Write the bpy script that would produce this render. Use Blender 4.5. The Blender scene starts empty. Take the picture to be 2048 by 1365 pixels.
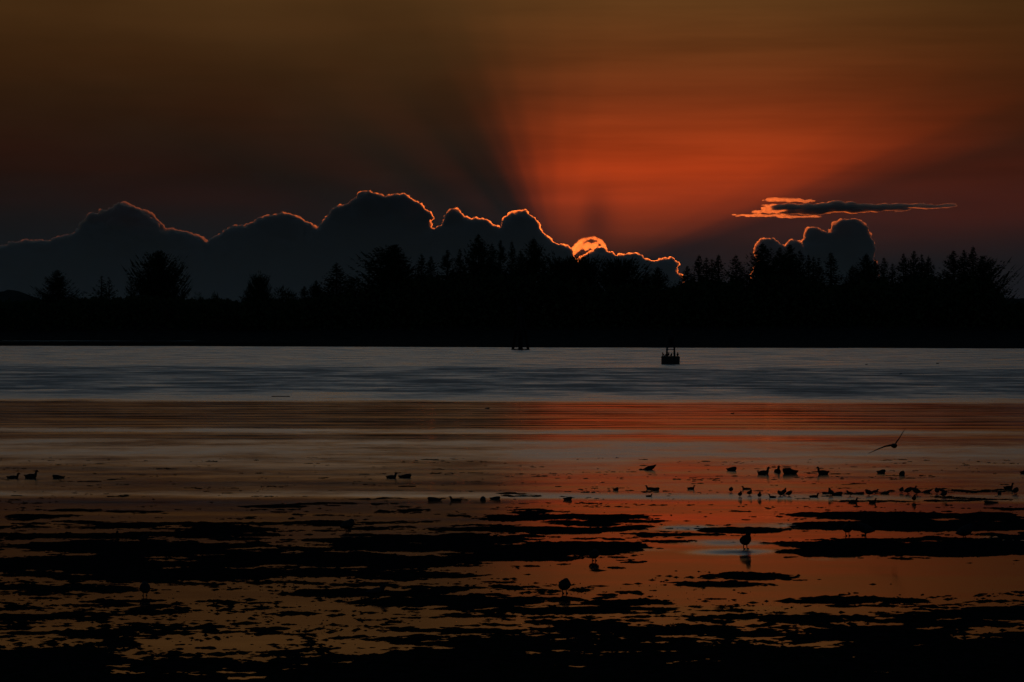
import bpy, bmesh, math, random
import numpy as np

# ------------------------------------------------------------------ camera
F = 8000.0            # focal length in units of 1/2048 of the picture width
EYE = 5.5             # eye height above the water, metres
HZ = 647.0            # row of the true horizon in the survey sketch (2048 x 1365)
scene = bpy.context.scene
cam_data = bpy.data.cameras.new('camera')
cam_data.sensor_width = 36.0
cam_data.lens = 36.0 * F / 2048.0
cam_data.shift_y = -(682.5 - HZ) / 2048.0
cam_data.clip_start = 1.0
cam_data.clip_end = 90000.0
cam = bpy.data.objects.new('camera', cam_data)
cam.location = (0, 0, EYE)
cam.rotation_euler = (math.radians(90), 0, 0)
scene.collection.objects.link(cam)
scene.camera = cam

scene.view_settings.view_transform = 'Standard'
scene.view_settings.look = 'None'
scene.view_settings.exposure = 0.0
scene.view_settings.gamma = 1.0
scene.view_settings.use_curve_mapping = False
scene.cycles.use_denoising = True
scene.cycles.max_bounces = 6
scene.cycles.volume_bounces = 0
scene.cycles.transparent_max_bounces = 16
scene.cycles.sample_clamp_indirect = 3.0

SUN_AZ = (1172 - 1024) / F            # radians east of the view axis
SUN_EL = (HZ - 546) / F
SKY_STRENGTH = 0.1


def lin(c):
    out = []
    for v in c:
        v /= 255.0
        out.append(v / 12.92 if v <= 0.04045 else ((v + 0.055) / 1.055) ** 2.4)
    return out


class Graph:
    """small helper for writing node trees as expressions"""
    def __init__(self, tree):
        self.t = tree

    def put(self, sock, v):
        if hasattr(v, 'is_output'):
            self.t.links.new(v, sock)
        elif isinstance(v, (tuple, list)):
            sock.default_value = tuple(v)
        else:
            sock.default_value = v

    def node(self, kind, **kw):
        n = self.t.nodes.new(kind)
        for k, v in kw.items():
            setattr(n, k, v)
        return n

    def m(self, op, a, b=0.0, c=0.0, clamp=False):
        n = self.node('ShaderNodeMath', operation=op, use_clamp=clamp)
        self.put(n.inputs[0], a)
        self.put(n.inputs[1], b)
        self.put(n.inputs[2], c)
        return n.outputs[0]

    def smooth(self, v, a, b, lo=0.0, hi=1.0):
        n = self.node('ShaderNodeMapRange', interpolation_type='SMOOTHSTEP', clamp=True)
        self.put(n.inputs[0], v)
        if a > b:
            a, b, lo, hi = b, a, hi, lo
        for i, q in enumerate((a, b, lo, hi)):
            n.inputs[1 + i].default_value = q
        return n.outputs[0]

    def xyz(self, a, b, c):
        n = self.node('ShaderNodeCombineXYZ')
        for i, q in enumerate((a, b, c)):
            self.put(n.inputs[i], q)
        return n.outputs[0]

    def sep(self, v):
        n = self.node('ShaderNodeSeparateXYZ')
        self.put(n.inputs[0], v)
        return n.outputs

    def ramp(self, f, stops, interp='LINEAR'):
        n = self.node('ShaderNodeValToRGB')
        cr = n.color_ramp
        cr.interpolation = interp
        stops = sorted(stops, key=lambda s: s[0])
        while len(cr.elements) < len(stops):
            cr.elements.new(0.5)
        for e, (p, c) in zip(cr.elements, stops):
            e.position = p
        for e, (p, c) in zip(cr.elements, stops):
            if not isinstance(c, (tuple, list)):
                c = (c, c, c)
            e.color = (c[0], c[1], c[2], 1)
        self.put(n.inputs[0], f)
        return n.outputs[0]

    def mix(self, f, a, b, blend='MIX'):
        n = self.node('ShaderNodeMix', data_type='RGBA', blend_type=blend)
        n.clamp_factor = True
        self.put(n.inputs[0], f)
        for s, q in ((n.inputs[6], a), (n.inputs[7], b)):
            if isinstance(q, (tuple, list)) and len(q) == 3:
                q = (*q, 1)
            self.put(s, q)
        return n.outputs[2]

    def scale(self, col, f):
        n = self.node('ShaderNodeVectorMath', operation='SCALE')
        self.put(n.inputs[0], col)
        self.put(n.inputs[3], f)
        return n.outputs[0]

    def noise(self, vec, scale=1.0, detail=2.0, rough=0.5, out=0, dims='3D'):
        n = self.node('ShaderNodeTexNoise', noise_dimensions=dims)
        self.put(n.inputs['Vector'], vec)
        n.inputs['Scale'].default_value = scale
        n.inputs['Detail'].default_value = detail
        n.inputs['Roughness'].default_value = rough
        return n.outputs[out]


# ------------------------------------------------------------------ sky
K = math.degrees(1.0 / F)


def du(px):
    return (px - 1024) * K


def dv(py):
    return (HZ - py) * K


world = bpy.data.worlds.new('World')
scene.world = world
world.use_nodes = True
wt = world.node_tree
wt.nodes.clear()
g = Graph(wt)
tc = g.node('ShaderNodeTexCoord')
dx, dy, dz = g.sep(tc.outputs['Generated'])
AZ = g.m('MULTIPLY', g.m('ARCTAN2', dx, dy), 57.29578)      # degrees
EL = g.m('MULTIPLY', g.m('ARCSINE', dz), 57.29578)
sky = g.node('ShaderNodeTexSky', sky_type='NISHITA', sun_disc=False)
sky.sun_elevation = SUN_EL
sky.sun_rotation = SUN_AZ
sky.altitude = 0.0
sky.air_density = 1.0
sky.dust_density = 1.6
sky.ozone_density = 2.5

elt = g.m('DIVIDE', EL, 30.0)


def rows(spec):
    return [(max(0.0, dv(p)) / 30.0, lin(c)) for p, c in spec]


# sunlit evening haze above the cloud gap, painted as sky colour by elevation
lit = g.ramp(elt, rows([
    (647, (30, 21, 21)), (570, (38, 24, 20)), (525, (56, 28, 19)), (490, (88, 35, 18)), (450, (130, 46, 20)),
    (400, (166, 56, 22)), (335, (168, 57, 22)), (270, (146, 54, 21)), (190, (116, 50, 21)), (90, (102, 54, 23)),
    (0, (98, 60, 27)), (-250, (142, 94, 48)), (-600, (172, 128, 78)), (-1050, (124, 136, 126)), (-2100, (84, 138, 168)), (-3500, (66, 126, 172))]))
# the same air with the cumulus bank's shadow painted into its colour
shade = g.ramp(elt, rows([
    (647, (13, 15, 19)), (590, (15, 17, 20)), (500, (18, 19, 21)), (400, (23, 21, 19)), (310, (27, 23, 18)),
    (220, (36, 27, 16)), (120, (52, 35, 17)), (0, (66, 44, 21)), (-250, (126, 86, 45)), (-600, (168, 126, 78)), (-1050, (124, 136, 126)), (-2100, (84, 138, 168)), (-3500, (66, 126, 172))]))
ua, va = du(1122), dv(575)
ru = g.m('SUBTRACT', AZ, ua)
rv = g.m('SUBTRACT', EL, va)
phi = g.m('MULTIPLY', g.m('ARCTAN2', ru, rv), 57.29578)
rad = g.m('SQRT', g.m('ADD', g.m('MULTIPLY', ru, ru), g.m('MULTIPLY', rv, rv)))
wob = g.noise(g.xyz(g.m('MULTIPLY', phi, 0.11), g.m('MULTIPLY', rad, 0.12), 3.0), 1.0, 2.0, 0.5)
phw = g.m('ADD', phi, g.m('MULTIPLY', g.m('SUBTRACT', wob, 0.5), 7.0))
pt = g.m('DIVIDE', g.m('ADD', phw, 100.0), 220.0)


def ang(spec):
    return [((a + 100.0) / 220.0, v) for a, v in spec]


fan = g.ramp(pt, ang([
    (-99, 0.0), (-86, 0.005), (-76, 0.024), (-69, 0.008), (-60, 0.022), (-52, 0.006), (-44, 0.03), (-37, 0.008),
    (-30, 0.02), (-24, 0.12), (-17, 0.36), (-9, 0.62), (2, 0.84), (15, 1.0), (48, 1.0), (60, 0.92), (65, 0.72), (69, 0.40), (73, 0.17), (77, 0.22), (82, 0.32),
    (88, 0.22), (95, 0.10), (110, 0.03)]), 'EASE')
# the painted rays wash out with height
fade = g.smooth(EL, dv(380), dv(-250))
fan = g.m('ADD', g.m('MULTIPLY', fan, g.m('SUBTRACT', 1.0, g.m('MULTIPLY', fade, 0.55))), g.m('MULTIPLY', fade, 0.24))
# short shadow shaft above the small puff, painted into the sky colour
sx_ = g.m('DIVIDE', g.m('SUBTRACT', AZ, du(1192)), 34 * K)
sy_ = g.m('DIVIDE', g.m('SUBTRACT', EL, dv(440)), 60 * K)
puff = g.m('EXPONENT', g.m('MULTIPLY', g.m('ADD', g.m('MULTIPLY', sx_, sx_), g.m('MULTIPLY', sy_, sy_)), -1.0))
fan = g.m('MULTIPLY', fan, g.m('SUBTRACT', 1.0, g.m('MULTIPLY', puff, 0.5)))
# thin level veils of cirrostratus
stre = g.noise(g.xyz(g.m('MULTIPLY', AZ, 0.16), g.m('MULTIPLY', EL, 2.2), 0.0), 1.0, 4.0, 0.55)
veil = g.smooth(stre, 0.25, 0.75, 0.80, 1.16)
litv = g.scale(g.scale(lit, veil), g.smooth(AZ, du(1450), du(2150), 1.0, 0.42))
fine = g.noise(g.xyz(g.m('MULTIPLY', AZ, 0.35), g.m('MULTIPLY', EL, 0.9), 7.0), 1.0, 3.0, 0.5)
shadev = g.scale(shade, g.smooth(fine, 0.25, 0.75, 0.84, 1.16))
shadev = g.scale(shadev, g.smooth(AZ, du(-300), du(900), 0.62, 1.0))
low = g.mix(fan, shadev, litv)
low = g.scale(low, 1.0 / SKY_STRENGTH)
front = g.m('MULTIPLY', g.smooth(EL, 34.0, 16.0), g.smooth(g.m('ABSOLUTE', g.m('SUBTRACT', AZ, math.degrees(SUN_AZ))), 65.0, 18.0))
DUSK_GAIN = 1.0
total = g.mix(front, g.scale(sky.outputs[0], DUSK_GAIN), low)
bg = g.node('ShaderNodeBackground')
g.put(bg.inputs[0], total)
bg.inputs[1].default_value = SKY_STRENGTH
wo = g.node('ShaderNodeOutputWorld')
wt.links.new(bg.outputs[0], wo.inputs[0])

# ------------------------------------------------------------------ sun, low behind the cloud bank
sun_data = bpy.data.lights.new('sun', 'SUN')
sun_data.energy = 0.12
sun_data.angle = math.radians(0.53)
sun_data.color = (1.0, 0.155, 0.018)
sun = bpy.data.objects.new('sun', sun_data)
sun.rotation_euler = (math.radians(90) - SUN_EL, 0, math.pi - SUN_AZ)   # lamp shines along its local -Z
scene.collection.objects.link(sun)

# ------------------------------------------------------------------ helpers
C = scene.collection
rng = np.random.default_rng(7)
random.seed(7)


def at(px, py, d):
    """survey point at distance d"""
    return ((px - 1024) / F * d, d, EYE - (py - HZ) / F * d)


def ground(px, py, z=0.0):
    d = F * (EYE - z) / (py - HZ)
    return ((px - 1024) / F * d, d, z)


def tag(o, label=None, cat=None, group=None, kind=None):
    if label:
        o['label'] = label
    if cat:
        o['category'] = cat
    if group:
        o['group'] = group
    if kind:
        o['kind'] = kind
    return o


def mesh_from(name, verts, faces, mat=None, smooth=False):
    me = bpy.data.meshes.new(name)
    verts = np.asarray(verts, dtype=np.float32)
    if isinstance(faces, np.ndarray):
        n, k = faces.shape
        me.vertices.add(len(verts))
        me.vertices.foreach_set('co', verts.ravel())
        me.loops.add(n * k)
        me.loops.foreach_set('vertex_index', faces.astype(np.int32).ravel())
        me.polygons.add(n)
        me.polygons.foreach_set('loop_start', np.arange(0, n * k, k, dtype=np.int32))
        me.update(calc_edges=True)
    else:
        me.from_pydata([tuple(v) for v in verts], [], faces)
    if smooth:
        me.polygons.foreach_set('use_smooth', np.ones(len(me.polygons), dtype=bool))
    if mat:
        me.materials.append(mat)
    return me


def link(name, me, parent=None, loc=None):
    o = bpy.data.objects.new(name, me)
    C.objects.link(o)
    if parent:
        o.parent = parent
    if loc is not None:
        o.location = loc
    return o


def material(name, color, rough=0.9, spec=0.1, var=0.35, scale=6.0):
    mt = bpy.data.materials.new(name)
    mt.use_nodes = True
    t = mt.node_tree
    b = t.nodes['Principled BSDF']
    q = Graph(t)
    geo = q.node('ShaderNodeTexCoord')
    n = q.noise(geo.outputs['Object'], scale, 4.0, 0.6)
    dark = [c * (1 - var) for c in color]
    light = [c * (1 + var) for c in color]
    q.put(b.inputs['Base Color'], q.mix(q.smooth(n, 0.3, 0.7), dark, light))
    b.inputs['Roughness'].default_value = rough
    b.inputs['Specular IOR Level'].default_value = spec
    if spec <= 0.04:
        b.inputs['Specular IOR Level'].default_value = 0.0
    return mt


def vnoise(x, y, seed=0):
    xi = np.floor(x).astype(np.int64)
    yi = np.floor(y).astype(np.int64)
    xf = x - xi
    yf = y - yi
    xf = xf * xf * xf * (xf * (xf * 6 - 15) + 10)
    yf = yf * yf * yf * (yf * (yf * 6 - 15) + 10)

    def h(a, b):
        n = (a * 374761393 + b * 668265263 + seed * 974634777) & 0xFFFFFFFF
        n = ((n ^ (n >> 13)) * 1274126177) & 0xFFFFFFFF
        return ((n ^ (n >> 16)) & 0xFFFFFF) / float(0xFFFFFF)
    a = h(xi, yi)
    b = h(xi + 1, yi)
    c = h(xi, yi + 1)
    d = h(xi + 1, yi + 1)
    return (a + (b - a) * xf) * (1 - yf) + (c + (d - c) * xf) * yf


def fbm(x, y, octaves=4, gain=0.5, seed=0):
    s = 0
    a = 1.0
    tot = 0
    for i in range(octaves):
        s = s + a * (vnoise(x * 2 ** i + 17.3 * i, y * 2 ** i - 9.1 * i, seed + i) - 0.5)
        tot += a
        a *= gain
    return s / tot * 2


# ------------------------------------------------------------------ water
def water_material():
    mt = bpy.data.materials.new('bay_water')
    mt.use_nodes = True
    t = mt.node_tree
    b = t.nodes['Principled BSDF']
    q = Graph(t)
    geo = q.node('ShaderNodeNewGeometry')
    X, Y, Z = q.sep(geo.outputs['Position'])
    # wind lanes: ripple strength against distance offshore, edges wandering
    ly = q.m('LOGARITHM', Y, 2.0)
    wander = q.noise(q.xyz(q.m('MULTIPLY', X, 0.035), q.m('MULTIPLY', ly, 2.0), 0.0), 1.0, 3.0, 0.5)
    feather = q.noise(q.xyz(q.m('MULTIPLY', X, 0.25), q.m('MULTIPLY', Y, 0.12), 4.0), 1.0, 4.0, 0.65)
    ly2 = q.m('ADD', ly, q.m('MULTIPLY', q.m('SUBTRACT', wander, 0.5), 0.05))
    ly2 = q.m('ADD', ly2, q.m('MULTIPLY', q.m('SUBTRACT', feather, 0.5), 0.03))
    ly2 = q.m('ADD', ly2, q.m('MULTIPLY', X, 0.0009))
    tt = q.m('DIVIDE', q.m('SUBTRACT', ly2, 6.0), 4.0)

    def lanes(spec):
        return [((math.log2(F * EYE / (p - HZ)) - 6.0) / 4.0, v) for p, v in spec]
    R = q.ramp(tt, lanes([
        (697, 0.66), (733, 0.64), (738, 1.02), (780, 1.02), (793, 0.70), (801, 0.50), (806, 0.13), (852, 0.11), (857, 0.12),
        (861, 0.40), (866, 0.40), (870, 0.16), (879, 0.13), (884, 0.36), (905, 0.36), (920, 0.31), (930, 0.24), (942, 0.20), (955, 0.17),
        (983, 0.13), (989, 0.36), (995, 0.36), (1000, 0.07), (1100, 0.04), (1360, 0.02)]))
    gust = q.noise(q.xyz(q.m('MULTIPLY', X, 0.10), q.m('MULTIPLY', Y, 0.075), 2.0), 1.0, 7.0, 0.74)
    R = q.m('MULTIPLY', R, q.smooth(gust, 0.30, 0.70, 0.36, 1.30))
    # cat's-paws on the near pools
    for (cx, cy, pa, pb, k) in ((1385, 1058, 75, 7, .8), (1570, 1052, 90, 6, .6), (1450, 1086, 95, 7, .55), (1475, 1106, 80, 7, .9), (1570, 1118, 120, 6, .45), (2030, 1078, 70, 5, .7), (1250, 1100, 90, 5, .3)):
        gx0, gy0, _ = ground(cx, cy)
        ra = pa / F * gy0
        rb = pb * gy0 * gy0 / (F * EYE)
        ux = q.m('DIVIDE', q.m('SUBTRACT', X, gx0), ra)
        uy = q.m('DIVIDE', q.m('SUBTRACT', Y, gy0), rb)
        e = q.m('EXPONENT', q.m('MULTIPLY', q.m('ADD', q.m('MULTIPLY', ux, ux), q.m('MULTIPLY', uy, uy)), -1.0))
        e = q.m('MULTIPLY', e, q.smooth(feather, 0.32, 0.62, 0.0, k))
        R = q.m('MAXIMUM', R, e)
    # slopes of the ripples themselves
    n1 = q.noise(q.xyz(q.m('MULTIPLY', X, 0.9), q.m('MULTIPLY', Y, 1.1), 0.0), 1.0, 4.0, 0.6, out=1)
    a1, a2, a3 = q.sep(n1)
    n2 = q.noise(q.xyz(q.m('MULTIPLY', X, 0.06), q.m('MULTIPLY', Y, 0.28), 9.0), 1.0, 3.0, 0.55, out=1)
    c1, c2, c3 = q.sep(n2)
    amp = q.m('MULTIPLY', R, 0.22)
    sx = q.m('MULTIPLY', q.m('SUBTRACT', a1, 0.5), amp)
    sy = q.m('ADD', q.m('MULTIPLY', q.m('SUBTRACT', a2, 0.5), amp),
             q.m('MULTIPLY', q.m('SUBTRACT', c1, 0.5), q.m('ADD', q.smooth(Y, 85.0, 135.0, 0.008, 0.045), q.m('MULTIPLY', R, 0.14))))
    # long low swell that draws dark lines across the calm lane
    ph = q.m('ADD', q.m('MULTIPLY', Y, 0.95), q.m('MULTIPLY', c2, 12.0))
    lane = q.m('MULTIPLY', q.smooth(ly, math.log2(180), math.log2(205)), q.smooth(ly, math.log2(310), math.log2(280)))
    sy = q.m('ADD', sy, q.m('MULTIPLY', q.m('SINE', ph), q.m('MULTIPLY', lane, 0.018)))
    nn = q.node('ShaderNodeVectorMath', operation='NORMALIZE')
    q.put(nn.inputs[0], q.xyz(q.m('MULTIPLY', sx, -1.0), q.m('MULTIPLY', sy, -1.0), 1.0))
    q.put(b.inputs['Normal'], nn.outputs[0])
    q.put(b.inputs['Roughness'], q.m('MINIMUM', q.m('ADD', 0.04, q.m('MULTIPLY', R, 0.56)), 0.66))
    b.inputs['Base Color'].default_value = (0.006, 0.009, 0.010, 1)
    b.inputs['IOR'].default_value = 1.33
    return mt


me = mesh_from('bay_water', [(-6000, 20, 0), (6000, 20, 0), (6000, 1180, 0), (-6000, 1180, 0)], [(0, 1, 2, 3)], water_material())
tag(link('bay_water', me), 'calm tidal bay water banded by ripples and slicks', kind='structure')

# sea bed under everything so that nothing ends in the void
me = mesh_from('ground', [(-30000, -400, -2.5), (30000, -400, -2.5), (30000, 60000, -2.5), (-30000, 60000, -2.5)], [(0, 1, 2, 3)],
               material('sand_bed', (0.05, 0.045, 0.035), 0.95, 0.05, scale=0.01))
tag(link('ground', me), 'dark sandy ground under the bay', kind='structure')

# ------------------------------------------------------------------ mudflat
PATCHES = [  # survey column, row, half width, half depth (rows), strength
    (1130, 1033, 175, 7, 1.0), (1060, 1024, 60, 2.5, .6), (1180, 1044, 120, 4, .8), (1060, 1060, 190, 6, 1.0), (1230, 1057, 70, 4, .7),
    (1080, 1098, 215, 12, 1.3), (850, 1078, 230, 9, 1.1), (1000, 1116, 160, 8, 1.0), (900, 1095, 300, 10, 0.55),
    (1790, 1032, 200, 8, 1.0), (1750, 1050, 165, 11, 1.2), (1920, 1053, 210, 11, 1.3), (1990, 1034, 90, 9, 1.1), (2080, 1075, 120, 4, .8),
    (1820, 1100, 300, 15, 1.7), (1760, 1078, 130, 3, .7), (1950, 1090, 160, 12, 1.2), (1485, 1062, 78, 5, 1.0), (1330, 1070, 90, 3, .5),
    (1500, 1152, 125, 9, 1.2), (1440, 1170, 90, 6, .9), (1610, 1161, 80, 4, .8), (1720, 1201, 160, 6, 1.1), (1250, 1207, 110, 7, .9),
    (1150, 1220, 140, 7, .9), (1990, 1220, 90, 6, .8),
    (560, 1015, 90, 3.5, .8), (640, 1010, 50, 2, .5), (220, 1022, 110, 4, .8), (60, 1036, 100, 4, .8), (330, 1050, 260, 7, 0.61), (700, 1046, 180, 4, 0.50),
    (430, 1062, 110, 6, .9), (150, 1070, 220, 8, 0.55), (250, 1096, 330, 12, 0.72), (640, 1120, 330, 16, 0.72), (150, 1130, 250, 16, 0.72),
    (420, 1150, 380, 14, 0.66), (800, 1150, 200, 10, 0.55), (120, 1175, 170, 12, 0.55), (700, 1185, 160, 9, .9), (900, 1205, 220, 8, .8),
    (190, 961, 75, 1.5, .3), (780, 998, 70, 1.6, .4), (1060, 992, 50, 1.3, .4), (440, 984, 40, 1.3, .5),
    (1900, 982, 130, 1.6, .35), (1680, 992, 60, 1.4, .35), (1960, 1000, 120, 2, .5), (1800, 1005, 110, 1.6, .4),
]


def mud_height(X, Y):
    px = 1024 + F * X / Y
    py = HZ + F * EYE / Y
    e = np.full(X.shape, -1.0)
    wx = px + 60 * fbm(X * 0.35, Y * 0.35, 3, 0.55, 31)
    wy = py + 9 * fbm(X * 0.45, Y * 0.45, 4, 0.6, 47)
    for (cx, cy, a, b, s) in PATCHES:
        v = 1 - ((wx - cx) / a) ** 2 - ((wy - cy) / b) ** 2
        e = np.maximum(e, s * np.clip(v, -1, 1))
    left = 1 / (1 + np.exp((px - 1000) / 160))
    cov = np.interp(py, [900, 1000, 1040, 1100, 1150, 1200, 1260, 1290, 1330, 1370], [-1.1, -.8, -.62, -.55, -.50, -.30, -.10, .1, .45, .7])
    covl = np.interp(py, [900, 1000, 1040, 1100, 1180, 1230, 1290, 1330, 1370], [-1.1, -.72, -.48, -.26, -.24, -.24, -.06, .25, .55])
    bias = cov * (1 - left) + covl * left
    big = fbm(X * 0.22, Y * 0.16, 3, 0.5, 3)
    mid = fbm(X * 0.75, Y * 1.0, 5, 0.66, 11)
    fine = fbm(X * 2.6, Y * 3.2, 4, 0.7, 23)
    fld = np.maximum(bias + 0.5 * big + 0.95 * mid, e * 1.0 + 0.6 * mid + 0.10 * big - 0.10) + 0.55 * fine
    clear = np.exp(-((px - 1800) / 330) ** 2 - ((py - 1160) / 32) ** 2) + np.exp(-((px - 1450) / 110) ** 2 - ((py - 1110) / 22) ** 2)
    fld = fld - 0.8 * clear
    h = np.where(fld > 0, 0.05 * (1 - np.exp(-fld * 1.6)) + 0.012 * np.maximum(0, fine + mid), 0.09 * fld)
    return np.clip(h, -0.3, 0.2)


rowpy = np.arange(1400.0, 915.0, -0.7)
cols = np.linspace(-1450, 1450, 1080) / F
Yg = (F * EYE / (rowpy - HZ))[:, None] * np.ones((1, len(cols)))
Xg = Yg * cols[None, :]
Zg = mud_height(Xg, Yg)
nr, nc = Xg.shape
vv = np.stack([Xg, Yg, Zg], -1).reshape(-1, 3)
idx = np.arange(nr * nc).reshape(nr, nc)
ff = np.stack([idx[:-1, :-1], idx[:-1, 1:], idx[1:, 1:], idx[1:, :-1]], -1).reshape(-1, 4)
# only keep the cells that come near or above the water
keep = (Zg[:-1, :-1] > -0.05) | (Zg[1:, 1:] > -0.05) | (Zg[:-1, 1:] > -0.05) | (Zg[1:, :-1] > -0.05)
ff = ff[keep.reshape(-1)]
mud_mat = material('wet_mud', (0.012, 0.011, 0.009), 0.8, 0.03, 0.4, 3.0)
me = mesh_from('mudflat', vv, ff, mud_mat, True)
tag(link('mudflat', me), 'dark exposed mudflat broken into patches by pools', kind='structure')

# eelgrass and weed clumps lying on the mud and standing out of the shallows
N = 90000
py = rng.uniform(1003, 1372, N)
px = rng.uniform(-250, 2300, N)
ty = F * EYE / (py - HZ)
tx = (px - 1024) / F * ty
tz = mud_height(tx, ty)
near = np.clip((py - 1120) / 60, 0, 1)
ok = (tz > -0.022 - 0.035 * near) & (tz < 0.06) & (rng.random(N) < np.where(tz < -0.015, 0.35, 0.6) * np.clip(2.2 * (fbm(tx * 0.9, ty * 0.5, 3, .6, 91) + 0.15), 0, 1))
tx, ty, tz, near = tx[ok], ty[ok], tz[ok], near[ok]
n = len(tx)
ws = 0.012 + 0.05 * rng.random(n) ** 2.2 * (1 + 0.6 * near)
wa = rng.uniform(0, 6.283, n)
wv = np.zeros((n, 6, 3))
for k in range(5):
    r = ws * rng.uniform(0.6, 2.6, n)
    wv[:, k, 0] = tx + r * np.cos(wa + k * 1.257) * 2.2
    wv[:, k, 1] = ty + r * np.sin(wa + k * 1.257)
    wv[:, k, 2] = np.minimum(tz, 0.0) - 0.01
wv[:, 5, 0] = tx + rng.normal(0, 1, n) * ws * .4
wv[:, 5, 1] = ty + rng.normal(0, 1, n) * ws * .4
wv[:, 5, 2] = np.maximum(tz, 0) + ws * rng.uniform(0.12, 0.5, n)
V = wv.reshape(-1, 3)
T = (np.array([(k, (k + 1) % 5, 5) for k in range(5)])[None] + 6 * np.arange(n)[:, None, None]).reshape(-1, 3)
weed_mat = material('eelgrass', (0.012, 0.013, 0.008), 0.85, 0.03, 0.4, 5.0)
me = mesh_from('eelgrass', np.array(V), np.array(T), weed_mat)
tag(link('eelgrass', me), 'dark clumps of eelgrass strewn over the mudflat', 'eelgrass', kind='stuff')

# ------------------------------------------------------------------ far shore and hills
xs = np.linspace(-420, 420, 420)
ys = np.array([872, 880, 884, 890, 905, 940, 1000, 1100, 1180, 1196, 1205, 1235, 1244, 1260, 1285, 1305, 1325, 1345, 1370, 1400, 1450, 1520, 1700, 1900.])
zs = np.array([-1.2, -.25, .05, .12, .2, .25, .3, .3, .3, .22, -.2, -.2, .3, .9, 2.0, 3.6, 5.2, 6.6, 8.0, 9.0, 9.5, 9.0, 6.0, 2.])
XX, YY = np.meshgrid(xs, ys)
ZZ = np.repeat(zs[:, None], len(xs), 1)
nz = fbm(XX * 0.02, YY * 0.02, 4, 0.55, 77)
ZZ = ZZ + np.where(YY > 1250, nz * 2.2 * np.clip((YY - 1250) / 100, 0, 1), nz * 0.10)
YY = YY + np.where(YY < 1000, fbm(XX * 0.015, XX * 0, 4, 0.5, 5) * 22 - XX * 0.5 + 30, 0)
ZZ = ZZ + np.where((YY > 1190) & (YY < 1250) & (XX > -95), 0.55 * np.clip((XX + 95) / 12, 0, 1), 0)
nr, nc = XX.shape
idx = np.arange(nr * nc).reshape(nr, nc)
ff = np.stack([idx[:-1, :-1], idx[:-1, 1:], idx[1:, 1:], idx[1:, :-1]], -1).reshape(-1, 4)
me = mesh_from('far_shore', np.stack([XX, YY, ZZ], -1).reshape(-1, 3), ff, material('shore_soil', (0.028, 0.026, 0.020), 0.95, 0.03, 0.4, 0.4), True)
tag(link('far_shore', me), 'dark low shore bank across the bay', kind='structure')
chw = bpy.data.materials['bay_water']
me = mesh_from('tidal_channel', [(-420, 1196, .06), (-60, 1196, .06), (-60, 1246, .06), (-420, 1246, .06)], [(0, 1, 2, 3)], chw)
tag(link('tidal_channel', me), 'thin strip of tidal water behind the far beach', kind='structure')


def ridge(name, d, prof, label):
    xs = np.linspace(prof[0][0], prof[-1][0], 160)
    top = np.interp(xs, [p[0] for p in prof], [p[1] for p in prof]) + 1.6 * fbm(xs * 0.05, xs * 0, 4, .6, 13)
    v = []
    f = []
    for i, (x, y) in enumerate(zip(xs, top)):
        X, Y, Z = at(x, y, d)
        v += [(X, Y - 250, -1), (X, Y - 90, Z * .55), (X, Y, Z), (X, Y + 220, Z * .6), (X, Y + 500, -1)]
        if i:
            a = (i - 1) * 5
            f += [(a + k, a + 5 + k, a + 6 + k, a + 1 + k) for k in range(4)]
    tag(link(name, mesh_from(name, v, f, material(name, (0.03, 0.035, 0.025), 0.95, 0.03, .3, .02), True)), label, kind='structure')


ridge('hill', 2600, [(-260, 596), (-120, 586), (-20, 585), (8, 583), (14, 581), (30, 581), (48, 586), (66, 594), (90, 602), (300, 606)],
      'low rounded hill at the far edge of the shore')
ridge('distant_ridge', 2700, [(1800, 610), (1960, 600), (2010, 598), (2050, 596), (2200, 592), (2400, 598)],
      'low distant ridge beyond the last spruces')

# ------------------------------------------------------------------ trees
bark = material('spruce_bark', (0.035, 0.026, 0.018), 0.95, 0.03, 0.3, 2.0)
needle = material('spruce_needles', (0.028, 0.042, 0.020), 0.9, 0.03, 0.4, 1.2)
shrub_mat = material('shrub_leaves', (0.035, 0.045, 0.020), 0.9, 0.03, 0.4, 1.2)


def trunk_mesh(h, r, lean, seg=7, n=9):
    v = []
    f = []
    for i in range(n + 1):
        t = i / n
        rr = r * (1 - t) ** 0.8 + 0.012
        for k in range(seg):
            a = 6.2832 * k / seg
            v.append((rr * math.cos(a) + lean * t * t, rr * math.sin(a), h * t - 0.6 * (i == 0)))
    for i in range(n):
        for k in range(seg):
            f.append((i * seg + k, i * seg + (k + 1) % seg, (i + 1) * seg + (k + 1) % seg, (i + 1) * seg + k))
    f.append(tuple(range(n * seg, (n + 1) * seg)))
    return v, f


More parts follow.
